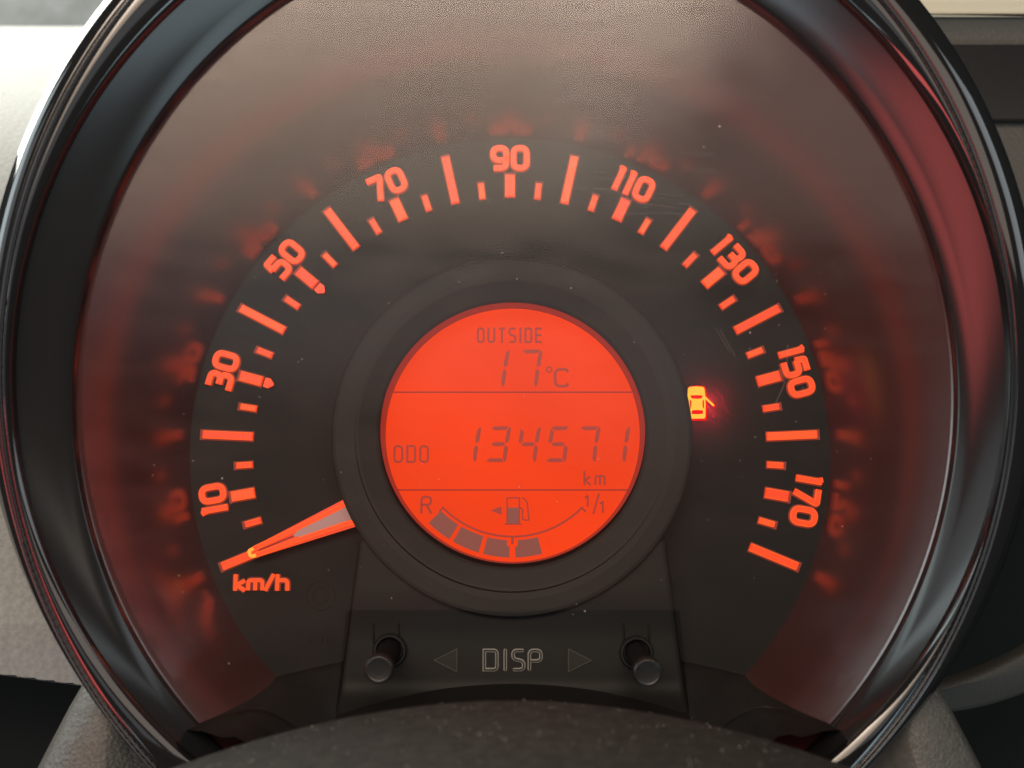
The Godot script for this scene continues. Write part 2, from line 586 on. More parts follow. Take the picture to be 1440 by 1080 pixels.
func build_hood(pod: Node3D) -> void:
	var o := oval(RING_OPENING)
	var l := oval(RING_LIP)
	var g := oval(RING_GROOVE)
	var s := oval(RING_OUTER)
	var wt := oval(RING_WALL_TOP)
	# inner wall: matt black flare from the dial's edge to the lip
	put("inner_wall", [[loft([oval(RING_OPENING, 384, 0.0, -60.0), o, between(o, wt, 0.06, 4.0), between(o, wt, 0.35, 1.0), between(o, wt, 0.65, -1.0), between(o, wt, 0.95, -1.0)], true, inward), M.wall]], pod)
	# glossy lip with a fine double groove
	var lip := loft([between(o, wt, 0.95, -1.0), between(l, g, 0.05, 0.0), between(l, g, 0.2, 1.6), between(l, g, 0.45, 2.8), between(l, g, 0.7, 2.8), between(l, g, 0.88, 1.6), g], true, inward)
	lip.add(loft([g, oval(RING_GROOVE, 384, 1.5, -1.6), oval(RING_GROOVE, 384, 3.5, -2.2), oval(RING_GROOVE, 384, 5.0, -0.6), oval(RING_GROOVE, 384, 6.5, -0.6), oval(RING_GROOVE, 384, 8.2, -2.0), oval(RING_GROOVE, 384, 10.0, 0.0)], true, inward), Transform3D())
	put("glossy_lip", [[lip, M.gloss]], pod)
	# outer shell, running back towards the dashboard
	var g10 := oval(RING_GROOVE, 384, 10.0, 0.0)
	put("hood_shell", [[loft([g10, between(g10, s, 0.3, 6.0), between(g10, s, 0.6, 5.0), between(g10, s, 0.85, 0.0), s, oval(RING_OUTER, 384, 0.5, -14.0), oval(RING_OUTER, 384, -4.0, -60.0), oval(RING_OUTER, 384, -20.0, -200.0), oval(RING_OUTER, 384, -40.0, -380.0)], true, outwards), M.gloss]], pod)


func build_dial(pod: Node3D) -> void:
	var dial := put("dial_face", [[disc(456.0, 0.0, Vector3.ZERO, 192), M.dial]], pod)
	# sloping ring round the dial
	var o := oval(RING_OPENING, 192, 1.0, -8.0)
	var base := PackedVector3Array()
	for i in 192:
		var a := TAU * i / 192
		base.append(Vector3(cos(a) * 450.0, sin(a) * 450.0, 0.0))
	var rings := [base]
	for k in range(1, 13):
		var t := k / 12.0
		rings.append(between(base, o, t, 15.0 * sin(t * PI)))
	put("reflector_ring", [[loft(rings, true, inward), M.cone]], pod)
	# scale: a long tick every 20, a wide one between, short ones at the fives
	var kinds := {}
	for k in [["glowing_long_tick", 11.2, 361.0, 432.0], ["glowing_wide_tick", 14.0, 362.0, 395.0], ["glowing_short_tick", 8.2, 361.0, 384.0]]:
		var ridge := stroke(PackedVector2Array([Vector2(0, k[2]), Vector2(0, k[3])]), k[1], 0.8, 7.0, 1.3)
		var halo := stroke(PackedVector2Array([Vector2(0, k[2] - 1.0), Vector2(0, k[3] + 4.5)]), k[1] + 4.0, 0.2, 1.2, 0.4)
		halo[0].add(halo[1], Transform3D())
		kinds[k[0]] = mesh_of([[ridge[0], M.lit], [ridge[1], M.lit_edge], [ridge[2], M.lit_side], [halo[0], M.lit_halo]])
	for speed in range(0, 181, 5):
		var called := "glowing_long_tick" if speed % 20 == 0 else "glowing_wide_tick" if speed % 10 == 0 else "glowing_short_tick"
		var tick := put_mesh(called, kinds[called], dial, Vector3.ZERO, deg_to_rad((90 - speed) * 1.25))
		tick.set_surface_override_material(0, [M.lit, M.lit_dim, M.lit_hot][(speed / 5 * 7) % 3])
	# town limit arrows at 30 and 50
	var arrow := plate(PackedVector2Array([Vector2(-6.6, 359), Vector2(-7.2, 352), Vector2(-1.5, 345.5), Vector2(1.5, 345.5), Vector2(7.2, 352), Vector2(6.6, 359)]), 0.8, 6.0)
	var am := mesh_of([[arrow[0], M.lit], [arrow[1], M.lit_side]])
	for speed in [30, 50]:
		put_mesh("glowing_arrow", am, dial, Vector3.ZERO, deg_to_rad((90 - speed) * 1.25))
	# faint moulded mark
	var mark := [Shape.new(), Shape.new(), Shape.new()]
	for q in [["P", -274.0], ["7", -261.0], ["0", -248.0]]:
		merge(mark, strokes(glyph(q[0], 4.0, 6.0), 2.0, 0.0, 1.0, 0.3), Transform3D(Basis(), Vector3(q[1], -266.0, 0)))
	for q in [20.0, 11.0]:
		merge(mark, stroke(arc_line(q, 0, TAU - 0.15, 40, Vector2(-262, -205)), 1.4, 0.0, 0.8, 0.3, true))
	put("moulded_mark", [[mark[0], M.dial], [mark[1], M.mark_faint], [mark[2], M.mark_faint]], dial)


func digit_mesh(ch: String, a: float, b: float, w: float, z: float) -> ArrayMesh:
	var ridge := strokes(glyph(ch, a, b), w, 0.8, z, 1.3)
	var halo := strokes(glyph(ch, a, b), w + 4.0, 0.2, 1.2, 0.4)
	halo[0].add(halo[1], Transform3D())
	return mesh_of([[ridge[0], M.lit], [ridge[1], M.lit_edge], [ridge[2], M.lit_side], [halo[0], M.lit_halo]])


func build_numbers(pod: Node3D) -> void:
	var digits := {}
	for ch in ["0", "1", "3", "5", "7", "9"]:
		digits[ch] = digit_mesh(ch, 9.6, 15.0, 8.4, 7.0)
	for speed in range(10, 171, 20):
		var a := deg_to_rad((90 - speed) * 1.25)
		var num := group("glowing_number", pod, Vector3(-sin(a), cos(a), 0) * 420.0, a)
		var text := str(speed)
		var wide := 0.0
		var widths := []
		for ch in text:
			var w := 17.0 if ch == "1" else 29.5
			widths.append(w)
			wide += w
		var x := -wide * 0.5
		for i in text.length():
			put_mesh("glowing_digit", digits[text[i]], num, Vector3(x + widths[i] * 0.5 + (1.5 if text[i] == "1" else 0.0), 0, 0))
			x += widths[i]
	var unit := group("glowing_unit", pod)
	var letters := [["k", 7.0, 10.0, -373.0, -187.0], ["m", 9.8, 6.5, -352.5, -190.5], ["/", 6.0, 10.0, -333.0, -187.0], ["h", 7.0, 10.0, -315.0, -187.0]]
	for q in letters:
		put_mesh("glowing_letter", digit_mesh(q[0], q[1], q[2], 5.0, 5.0), unit, Vector3(q[3], q[4], 0))


func build_needle(pod: Node3D) -> void:
	var needle := group("glowing_needle", pod, Vector3(0, 0, 0), deg_to_rad(202.5))
	var body := plate(PackedVector2Array([Vector2(222, -22), Vector2(382, -7.5), Vector2(388, -5.5), Vector2(391, 0), Vector2(388, 5.5), Vector2(382, 7.5), Vector2(222, 22)]), 16.0, 21.0)
	put("needle_body", [[body[0], M.needle_deep], [body[1], M.lit_edge]], needle)
	var bars := [Shape.new(), Shape.new(), Shape.new()]
	merge(bars, stroke(PackedVector2Array([Vector2(222, 18.5), Vector2(250, 12.2), Vector2(320, 7.6), Vector2(380, 4.6)]), 7.0, 20.0, 25.0, 1.5))
	merge(bars, stroke(PackedVector2Array([Vector2(222, -18.5), Vector2(250, -12.2), Vector2(320, -7.6), Vector2(380, -4.6)]), 7.0, 20.0, 25.2, 1.5))
	put("needle_edge", [[bars[0], M.lit], [bars[1], M.lit_edge], [bars[2], M.lit_side]], needle)
	var core := plate(PackedVector2Array([Vector2(222, -13), Vector2(250, -8.5), Vector2(314, -4.6), Vector2(322, -1.2), Vector2(322, 1.2), Vector2(314, 4.6), Vector2(250, 8.5), Vector2(222, 13)]), 20.5, 23.0)
	put("needle_core", [[core[0], M.needle_core], [core[1], M.lit_side]], needle)
	var line := stroke(PackedVector2Array([Vector2(320, 0), Vector2(374, 0)]), 2.2, 20.5, 22.0, 0.4)
	put("needle_groove", [[line[0], M.lcd_line], [line[1], M.lcd_line], [line[2], M.lcd_line]], needle)
	var tip := stroke(rounded([Vector2(379, 4.6), Vector2(386.5, 4.6), Vector2(386.5, -4.6), Vector2(379, -4.6)], 5.0), 5.0, 20.8, 26.0, 1.4)
	put("needle_tip", [[tip[0], M.needle_tip], [tip[1], M.needle_tip], [tip[2], M.lit_edge]], needle)


func build_warning_lamp(pod: Node3D) -> void:
	# a car seen from above with one door open; the outline's unit is a twelfth of a pixel of the sign
	var at := Vector3(263.5, 63.0, 0.0)
	var k := 1.02 / 12.0
	var poly := func(flat: Array) -> PackedVector2Array:
		var out := PackedVector2Array()
		for p in v2(flat):
			out.append(Vector2((p.x - 600.0) * k, (540.0 - p.y) * k))
		return out
	var lamp := group("warning_lamp", pod, at)
	var outline: PackedVector2Array = poly.call([455, 300, 480, 272, 600, 262, 705, 272, 728, 300, 740, 430, 742, 560, 735, 770, 718, 798, 515, 800, 495, 772, 472, 600, 445, 440])
	var body := plate(outline, 1.5, 6.0)
	put("car_symbol", [[body[0], M.warn], [body[1], M.warn_red]], lamp)
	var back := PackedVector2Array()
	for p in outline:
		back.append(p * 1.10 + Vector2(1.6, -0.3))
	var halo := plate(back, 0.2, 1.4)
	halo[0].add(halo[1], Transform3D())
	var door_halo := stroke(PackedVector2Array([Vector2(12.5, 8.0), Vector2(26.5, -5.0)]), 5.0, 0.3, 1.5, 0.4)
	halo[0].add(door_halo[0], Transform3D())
	put("red_halo", [[halo[0], M.warn_red]], lamp)  # halo of the lamp's glow, built as a lit plate
	var door := stroke(PackedVector2Array([Vector2(11.0, 8.6), Vector2(23.6, -3.8)]), 2.9, 1.5, 6.2, 0.6)
	door[0].add(door[1], Transform3D())
	put("open_door_symbol", [[door[0], M.warn], [door[2], M.warn_red]], lamp)
	for w in [[490, 414, 600, 408, 700, 416, 675, 464, 600, 470, 515, 464], [515, 662, 600, 656, 690, 662, 702, 718, 600, 728, 503, 722], [478, 478, 510, 512, 506, 600, 490, 640], [690, 512, 714, 474, 716, 640, 692, 606]]:
		var p := plate(poly.call(w), 5.0, 6.4)
		p[0].add(p[1], Transform3D())
		put("symbol_window", [[p[0], M.warn_red]], lamp)
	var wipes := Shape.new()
	for i in 70:  # fine wipe marks round the lamp, reddened to show its glow
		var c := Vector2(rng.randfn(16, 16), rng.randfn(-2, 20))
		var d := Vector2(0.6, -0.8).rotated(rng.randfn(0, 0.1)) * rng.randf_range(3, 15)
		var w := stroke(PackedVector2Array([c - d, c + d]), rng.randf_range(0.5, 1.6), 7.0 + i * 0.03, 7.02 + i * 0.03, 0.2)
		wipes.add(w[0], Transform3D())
	put("glow_tinted_wipes", [[wipes, M.smear]], lamp).set_meta("kind", "stuff")
	# added light above the dial, in place of glow thrown back by the cover
	area("warning_lamp_light", (at + Vector3(17, 0, 36)) * U, (at + Vector3(15, 0, 0)) * U, Vector2(0.0022, 0.0030), 170.0, Color(1.0, 0.10, 0.22))


func build_bezel(pod: Node3D) -> void:
	var c := Vector3(3.0, 13.0, 0)
	var ring := lathe([Vector2(245, 8), Vector2(245, 67), Vector2(243.5, 69.6), Vector2(239, 71)], 160, c, true)
	put("bezel_edge", [[ring, M.bezel]], pod)
	# flat collar, then a dished ring down to the display
	put("centre_bezel", [[lathe([Vector2(239.5, 71), Vector2(222, 71.8), Vector2(213, 71)], 160, c, true), M.bezel], [lathe([Vector2(213, 71), Vector2(209, 70.2), Vector2(186, 62), Vector2(183, 60), Vector2(181.6, 58)], 160, c + Vector3(0.5, 2.0, 0), true), M.bezel_inner]], pod)


func on_lcd(x: float, y: float) -> Vector2:  # display drawing: units of the sketch, centre (721, 610), y down
	return Vector2((x - 721.0) * 0.997, (610.0 - y) * 1.0)


func lcd_text(text: String, parent: Node, x0: float, x1: float, y0: float, y1: float, w: float, gap := 0.32) -> void:
	var pitch := (x1 - x0) / (text.length() + gap * (text.length() - 1) * 0.0)
	var narrow := {"I": 0.35, "l": 0.6}
	var total := 0.0
	for ch in text:
		total += narrow.get(ch, 1.35 if ch == "m" else 1.0)
	var unit := (x1 - x0) / (total + gap * (text.length() - 1))
	var x := x0
	for ch in text:
		var cw: float = unit * narrow.get(ch, 1.35 if ch == "m" else 1.0)
		var low := y0 + (y1 - y0) * 0.3 if ch == "m" else y0
		var s := strokes(glyph(ch, maxf(0.5, (cw - w) * 0.49), (y1 - low - w) * 0.49), w, 0.0, 0.6, 0.2)
		s[0].add(s[1], Transform3D())
		var p := on_lcd(x + cw * 0.5, (low + y1) * 0.5)
		put("letter", [[s[0], M.lcd_ink], [s[2], M.lcd_line]], parent, Vector3(p.x, p.y, 0.4))
		x += cw + unit * gap


var seg_meshes := []


func seven(parent: Node, digit: int, cx: float, cy: float, hw: float, hh: float) -> void:
	# segments a b c d e f g of a slanted seven-segment digit, each a plate of its own
	var on: String = ["abcdef", "bc", "abdeg", "abcdg", "bcfg", "acdfg", "acdefg", "abc", "abcdefg", "abcdfg"][digit]
	var t := 5.6
	var shear := 0.155
	var shapes := {
		"a": [-hw + 1.0, hh - 2.4, -hw + 4.6, hh, hw - 3.2, hh, hw - 6.2, hh - t + 0.6, -hw + 6.5, hh - t + 0.2],
		"d": [-hw + 1.0, -hh + 2.4, -hw + 4.6, -hh, hw - 3.2, -hh, hw - 6.2, -hh + t - 0.6, -hw + 6.5, -hh + t - 0.2],
		"g": [-hw + 4.2, 0, -hw + 8, t * 0.48, hw - 8, t * 0.48, hw - 4.2, 0, hw - 8, -t * 0.48, -hw + 8, -t * 0.48],
		"b": [hw - 2.0, hh - 0.6, hw - t + 0.4, hh - t - 0.4, hw - t, 4.2, hw - 3.6, 1.2, hw, 4.6, hw, hh - 3.0],
		"c": [hw - 2.0, -hh - 0.2, hw - t + 0.4, -hh + t + 0.4, hw - t, -4.2, hw - 3.6, -1.2, hw, -4.6, hw, -hh + 3.0],
		"f": [-hw + 0.6, hh - 3.4, -hw + t, hh - t - 2.0, -hw + t, 4.4, -hw + 2.4, 1.2, -hw, 3.6],
		"e": [-hw + 0.6, -hh + 3.4, -hw + t, -hh + t + 2.0, -hw + t, -4.4, -hw + 2.4, -1.2, -hw, -3.6],
	}
	for k in on:
		var poly := PackedVector2Array()
		for p in v2(shapes[k]):
			poly.append(Vector2(p.x + p.y * shear, p.y))
		var pl := plate(poly, 0.0, 0.6)
		var c := on_lcd(cx, cy)
		put("digit_segment", [[pl[0], M.lcd_ink], [pl[1], M.lcd_line]], parent, Vector3(c.x, c.y, 0.4))


func sector(r0: float, r1: float, a0: float, a1: float) -> PackedVector2Array:  # angles in degrees from straight down
	var p := PackedVector2Array()
	for i in 9:
		var a := deg_to_rad(lerpf(a0, a1, i / 8.0))
		p.append(Vector2(sin(a), -cos(a)) * r1)
	for i in 9:
		var a := deg_to_rad(lerpf(a1, a0, i / 8.0))
		p.append(Vector2(sin(a), -cos(a)) * r0)
	return p


func build_lcd(pod: Node3D) -> void:
	var at := Vector3(4.0, 19.6, 8.0)
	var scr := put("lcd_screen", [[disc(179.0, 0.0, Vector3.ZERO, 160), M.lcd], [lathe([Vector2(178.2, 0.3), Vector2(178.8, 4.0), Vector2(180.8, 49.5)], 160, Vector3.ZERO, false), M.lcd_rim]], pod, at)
	lcd_text("OUTSIDE", scr, 670, 764, 459, 481.5, 2.9)
	lcd_text("ODO", scr, 553.5, 603.5, 626, 651.5, 2.8)
	lcd_text("km", scr, 820, 851, 662, 682.5, 2.7)
	lcd_text("R", scr, 592, 608.5, 697, 722, 3.0)
	lcd_text("C", scr, 779, 801, 517, 545, 3.6)
	lcd_text("l", scr, 820.5, 829, 696, 712.5, 2.6)
	lcd_text("/", scr, 832, 843, 694, 722, 2.6)
	lcd_text("l", scr, 841.5, 850, 704, 721.5, 2.6)
	var p := on_lcd(772.7, 519.5)
	var dg := stroke(arc_line(3.5, 0, TAU * 23.0 / 24.0, 23), 2.0, 0.0, 0.6, 0.2, true)
	dg[0].add(dg[1], Transform3D())
	put("degree_sign", [[dg[0], M.lcd_ink], [dg[2], M.lcd_line]], scr, Vector3(p.x, p.y, 0.4))
	# 17 degrees, 134571 km
	seven(scr, 1, 698.5, 517.5, 14.5, 26.5)
	seven(scr, 7, 745.0, 517.5, 14.5, 26.5)
	for i in 6:
		seven(scr, [1, 3, 4, 5, 7, 1][i], 659.0 + 41.9 * i, 625.0, 14.2, 25.0)
	# dividing lines
	for y in [551.5, 689.0]:
		var q := on_lcd(721, y)
		var half := sqrt(178.0 ** 2 - q.y ** 2)
		var s := stroke(PackedVector2Array([Vector2(-half, q.y), Vector2(half, q.y)]), 1.7, 0.0, 0.8, 0.3)
		s[0].add(s[1], Transform3D())
		put("dividing_line", [[s[0], M.lcd_line], [s[2], M.lcd_line]], scr, Vector3(0, 0, 0.3))
	# fuel gauge: four bars under an arc, a pump and an arrow to the filler's side
	var c := Vector3(on_lcd(720.6, 616.8).x, on_lcd(720.6, 616.8).y, 0.4)
	var line := arc_line(136.8, deg_to_rad(270 - 45), deg_to_rad(270 + 45), 40)
	var hooked := PackedVector2Array([line[0] + Vector2(-4.6, -5.8)])
	hooked.append_array(line)
	hooked.append(line[40] + Vector2(5.0, -5.8))
	var s2 := stroke(hooked, 2.6, 0.0, 0.6, 0.2)
	merge(s2, stroke(PackedVector2Array([Vector2(0, -136.2), Vector2(0, -147.0)]), 3.4, 0.0, 0.5, 0.2))
	s2[0].add(s2[1], Transform3D())
	put("fuel_arc", [[s2[0], M.lcd_ink], [s2[2], M.lcd_line]], scr, c)
	for a in [[1.5, 14.4], [-14.2, -1.5], [-29.9, -16.5], [-44.6, -32.0]]:
		var poly := sector(141.8, 165.6, a[0], a[1])
		if absf(a[0]) < 2.0 or absf(a[1]) < 2.0:  # a corner cut away beside the half mark
			poly = Geometry2D.clip_polygons(poly, PackedVector2Array([Vector2(-7.5, -150), Vector2(7.5, -150), Vector2(7.5, -130), Vector2(-7.5, -130)]))[0]
		var b := plate(poly, 0.0, 0.7)
		put("fuel_bar", [[b[0], M.lcd_bar], [b[1], M.lcd_line]], scr, c)
	var pump := [Shape.new(), Shape.new(), Shape.new()]
	var L := func(flat: Array, r := 0.1, closed := false) -> void:
		var pts := []
		for q in v2(flat):
			pts.append(on_lcd(q.x, q.y))
		merge(pump, stroke(rounded(pts, r, closed), 1.9, 0.0, 0.6, 0.2, closed))
	L.call([713.2, 736, 713.2, 700, 730.2, 700, 730.2, 736])
	L.call([710, 736.3, 733.5, 736.3])
	L.call([730.2, 713.6, 734.6, 714.6, 734.6, 730.5, 743.6, 731.0, 743.4, 727, 741.6, 711, 740.6, 704, 734.6, 699.8], 4.0)
	var tank := PackedVector2Array([on_lcd(714, 713.5), on_lcd(729.5, 713.5), on_lcd(729.5, 735.5), on_lcd(714, 735.5)])
	var tk := plate(tank, 0.0, 0.5)
	pump[0].add(pump[1], Transform3D())
	put("fuel_pump_symbol", [[pump[0], M.lcd_ink], [pump[2], M.lcd_line], [tk[0], M.lcd_bar]], scr, Vector3(0, 0, 0.4))
	var tr := plate(PackedVector2Array([on_lcd(690, 717.6), on_lcd(705.5, 711.8), on_lcd(705.5, 723.6)]), 0.0, 0.6)
	put("filler_arrow", [[tr[0], M.lcd_ink], [tr[1], M.lcd_line]], scr, Vector3(0, 0, 0.4))


func panel_z(y: float) -> float:
	return 60.0 - 6.0 * smoothstep(-190.0, -265.0, y) + 34.0 * pow(smoothstep(-312.0, -380.0, y), 1.3)


func build_panel(pod: Node3D) -> void:
	# the plate under the display, spreading towards the bottom
	var rows := []
	for i in 81:
		var y := lerpf(-132.0, -372.0, i / 80.0)
		var z := panel_z(y)
		var xl := lerpf(-203.5, -228.0, clampf((-140.0 - y) / 205.0, 0.0, 1.2))
		var xr := lerpf(211.0, 235.0, clampf((-140.0 - y) / 205.0, 0.0, 1.2))
		var row := PackedVector3Array()
		row.append(Vector3(xl - 4.0, y, 0.5))
		row.append(Vector3(xl - 1.5, y, z - 7.0))
		row.append(Vector3(xl, y, z - 2.5))
		row.append(Vector3(xl + 3.0, y, z - 0.3))
		for k in 49:
				var px := lerpf(xl + 8.0, xr - 8.0, k / 48.0)
				row.append(Vector3(px, y, z if Vector2(px - 3.0, y - 13.0).length() > 232.0 else 2.0))
		row.append(Vector3(xr - 3.0, y, z - 0.3))
		row.append(Vector3(xr, y, z - 2.5))
		row.append(Vector3(xr + 1.5, y, z - 7.0))
		row.append(Vector3(xr + 4.0, y, 0.5))
		rows.append(row)
	var panel := put("display_panel", [[loft(rows, false, func(_p): return Vector3(0, 0, 1)), M.panel]], pod)
	for q in [["D", -25.5, 8.2], ["I", -6.0, 1.0], ["S", 11.5, 7.2], ["P", 34.0, 7.8]]:
		var s := strokes(glyph(q[0], q[2], 12.6), 4.8, -4.0, 3.0, 1.5)
		if q[0] == "D":
			s = strokes([[dee(8.4, 12.6), true]], 4.8, -4.0, 3.0, 1.5)
		put("raised_letter", [[s[0], M.panel], [s[1], M.mark], [s[2], M.mark]], panel, Vector3(q[1], -289.0, panel_z(-289.0)))
	for sgn in [-1.0, 1.0]:
		var tri := PackedVector2Array([Vector2(sgn * 105.0, -289.5), Vector2(sgn * 74.5, -274.5), Vector2(sgn * 74.5, -304.5)])
		var t := plate(tri, panel_z(-280.0) - 4.0, panel_z(-304.0) + 1.6)
		var edge := stroke(PackedVector2Array([tri[0], tri[1], tri[2]]), 1.5, panel_z(-280.0) - 4.0, panel_z(-304.0) + 2.2, 0.5, true)
		edge[0].add(edge[1], Transform3D())
		put("arrow_mark", [[t[0], M.mark_faint], [t[1], M.mark_dim], [edge[0], M.mark_dim], [edge[2], M.mark_dim]], panel, Vector3(4.0, 0, 0))
	# the two buttons: collar, stalk and cap; grooves moulded above each
	for b in [[Vector3(-160, -276, 58), Vector3(-161.5, -291, 196)], [Vector3(169, -279, 58), Vector3(171, -295, 192)]]:
		var foot: Vector3 = b[0]
		var axis: Vector3 = b[1] - foot
		var len := axis.length()
		var turn := Basis(Quaternion(Vector3(0, 0, 1), axis.normalized()))
		var btn := group("display_button", pod, foot)
		var collar := Shape.new()
		collar.add(lathe([Vector2(22.5, -8), Vector2(22.5, 3), Vector2(21, 5.5), Vector2(18.5, 5.5), Vector2(17.2, 3.5), Vector2(16.8, -4)], 48, Vector3.ZERO, true), Transform3D(turn, Vector3.ZERO))
		put("button_collar", [[collar, M.button]], btn)
		var stalk := Shape.new()
		stalk.add(lathe([Vector2(14.5, -6), Vector2(14.5, len - 16), Vector2(16.5, len - 13)], 48, Vector3.ZERO, true), Transform3D(turn, Vector3.ZERO))
		put("button_stalk", [[stalk, M.ledge]], btn)
		var cap := Shape.new()
		cap.add(lathe([Vector2(14.0, len - 15), Vector2(17.6, len - 15), Vector2(18.2, len - 13), Vector2(18.2, len - 4), Vector2(17.6, len - 1.8), Vector2(16.2, len - 0.3), Vector2(14.6, len), Vector2(13.2, len - 0.6), Vector2(8, len - 1.1), Vector2(0, len - 1.3)], 48, Vector3.ZERO, true), Transform3D(turn, Vector3.ZERO))
		put("button_cap", [[cap, M.button]], btn)
		for dx in [-20.0, 14.0]:
			var x: float = foot.x + dx + (4.0 if foot.x > 0 else -2.0)
			var rib := stroke(PackedVector2Array([Vector2(x, -268), Vector2(x - 1.0, -240)]), 3.0, 46.0, panel_z(-255.0) + 2.4, 1.2)
			rib[0].add(rib[1], Transform3D())
			rib[0].add(rib[2], Transform3D())
			put("moulded_rib", [[rib[0], M.panel]], panel)
	# dark floor between the dial and the column cover
	var rowsf := []
	var xs := []
	for i in 49:
		xs.append(lerpf(-440.0, 450.0, i / 48.0))
	for q in [[0.0, 0.0, -40.0], [0.0, 0.0, 0.5], [0.0, -10.0, 8.0], [0.0, -30.0, 25.0], [0.0, -56.0, 60.0], [0.0, -80.0, 110.0], [0.0, -90.0, 140.0], [0.0, -112.0, 210.0], [0.0, -150.0, 270.0]]:
		var row := PackedVector3Array()
		for x in xs:
			var sx: float = x * (1.0 - 0.24 * maxf(0.0, q[2] - 110.0) / 160.0)
			row.append(Vector3(sx, floor_y(sx) + q[1] * lerpf(1.0, 0.3, smoothstep(225.0, 330.0, absf(sx))), q[2]))
		rowsf.append(row)
	put("pod_floor", [[loft(rowsf, false, func(_p): return Vector3(0, 1, 0.3)), M.ledge]], pod)


func floor_y(x: float) -> float:
	return -268.0 - 80.0 * pow(absf(x - 5.0) / 440.0, 1.75)


func build_lens(pod: Node3D) -> void:
	# clear cover, slightly domed, cut away round the plate with the buttons
	var p: Array = RING_OPENING
	var high := func(x: float, y: float) -> float:
		var q := Vector2((x - p[0]) / p[2], (y - p[1]) / p[3]).length_squared()
		return p[4] - 12.0 + 0.17 * y + 16.0 * (1.0 - q)
	var sheet := Shape.new()
	var node := func(x: float, y: float) -> Array:
		var n := Vector3(high.call(x - 1.0, y) - high.call(x + 1.0, y), high.call(x, y - 1.0) - high.call(x, y + 1.0), 2.0).normalized()
		return [Vector3(x, y, high.call(x, y)), n]
	var low := -400.0
	var high_y: float = p[1] + p[3] - 1.0
	var spans := func(y: float) -> Array:
		var half: float = (p[2] - 1.0) * sqrt(maxf(0.0, 1.0 - pow((y - p[1]) / (p[3] - 1.0), 2.0)))
		var f := clampf((-140.0 - y) / 205.0, 0.0, 1.3)
		var a: float = p[0] - half
		var d: float = p[0] + half
		return [a, clampf(lerpf(-197.0, -219.0, f), a, d), clampf(lerpf(205.0, 227.0, f), a, d), d]
	var R := 90
	for i in R:
		var y0 := lerpf(low, high_y, float(i) / R)
		var y1 := lerpf(low, high_y, float(i + 1) / R)
		for part in 3:
			if part == 1 and y0 < -229.0:
				continue
			for k in 14:
				var s0: Array = spans.call(y0)
				var s1: Array = spans.call(y1)
				var c := []
				for q in [[s0, y0, k], [s0, y0, k + 1], [s1, y1, k + 1], [s1, y1, k]]:
					var x := lerpf(q[0][part], q[0][part + 1], q[2] / 14.0)
					var y: float = q[1]
					y = maxf(y, floor_y(x) - 88.0 * lerpf(1.0, 0.3, smoothstep(225.0, 330.0, absf(x))))
					c.append(node.call(x, y))
				if c[0][0].distance_to(c[2][0]) > 0.01:
					sheet.tri(c[0][0], c[1][0], c[2][0], c[0][1], c[1][1], c[2][1])
					sheet.tri(c[0][0], c[2][0], c[3][0], c[0][1], c[2][1], c[3][1])
	var cover := put("clear_cover", [[sheet, M.lens]], pod)
	# a hair and fine scratches on the cover
	var hair := stroke(rounded([Vector2(352, 113), Vector2(350, 88), Vector2(347, 62), Vector2(336, 42), Vector2(333, 30)], 20.0), 1.3, 205.0, 206.0, 0.3)
	hair[0].add(hair[1], Transform3D())
	put("hair", [[hair[0], M.hair]], cover)
	for q in [[257, 128, 274, 98], [262, 128, 281, 92], [-352, -92, -338, -68], [98, 320, 190, 316], [105, 300, 215, 290], [128, 286, 205, 276], [-40, 450, 60, 446]]:
		var s := stroke(PackedVector2Array([Vector2(q[0], q[1]), Vector2(q[2], q[3])]), 1.0, 212.0 + 0.17 * q[1], 212.6 + 0.17 * q[1], 0.2)
		put("scratch", [[s[0], M.hair]], cover)
	for i in 20:  # dry wipe marks
		var c := Vector2(rng.randf_range(80, 240), rng.randf_range(262, 345))
		var h := rng.randf_range(14, 46)
		var w := stroke(PackedVector2Array([c - Vector2(h, -h * 0.05), c - Vector2(h * 0.4, 1.0), c + Vector2(h * 0.3, 0.6), c + Vector2(h, -h * 0.04)]), rng.randf_range(1.2, 4.5), 222.0 + 0.17 * c.y + i * 0.1, 222.06 + 0.17 * c.y + i * 0.1, 0.5)
		put("wipe_mark", [[w[0], M.wipe]], cover)
	# dust on the dial side of the pod
	var specks := Shape.new()
	for i in 110:
		var a := rng.randf_range(0, TAU)
		var r := 470.0 * sqrt(rng.randf())
		var y := sin(a) * r + 20.0
		if y < -250.0 and absf(cos(a) * r) < 260.0:
			continue
		speck(specks, Vector3(cos(a) * r, y, 226.0 + 0.17 * y), rng.randf_range(0.35, 0.75) * (1.0 if i % 12 else 1.6))
	var du := put("dust", [[specks, M.dust]], cover)
	du.set_meta("kind", "stuff")


func speck(s: Shape, p: Vector3, r: float) -> void:
	var up := Vector3(0, 0, r * 0.7)
	var q := []
	for i in 5:
		var a := TAU * i / 5 + rng.randf() * 0.8
		q.append(p + Vector3(cos(a), sin(a), 0) * r * rng.randf_range(0.6, 1.2))
	for i in 5:
		var n: Vector3 = ((q[i] + q[(i + 1) % 5]) * 0.5 - p + up * 1.5).normalized()
		s.tri(p + up, q[i], q[(i + 1) % 5], n, n, n)


func cover_y(x: float) -> float:
	return -307.0 - 70.0 * pow(absf(x - 3.0) / 360.0, 1.9)


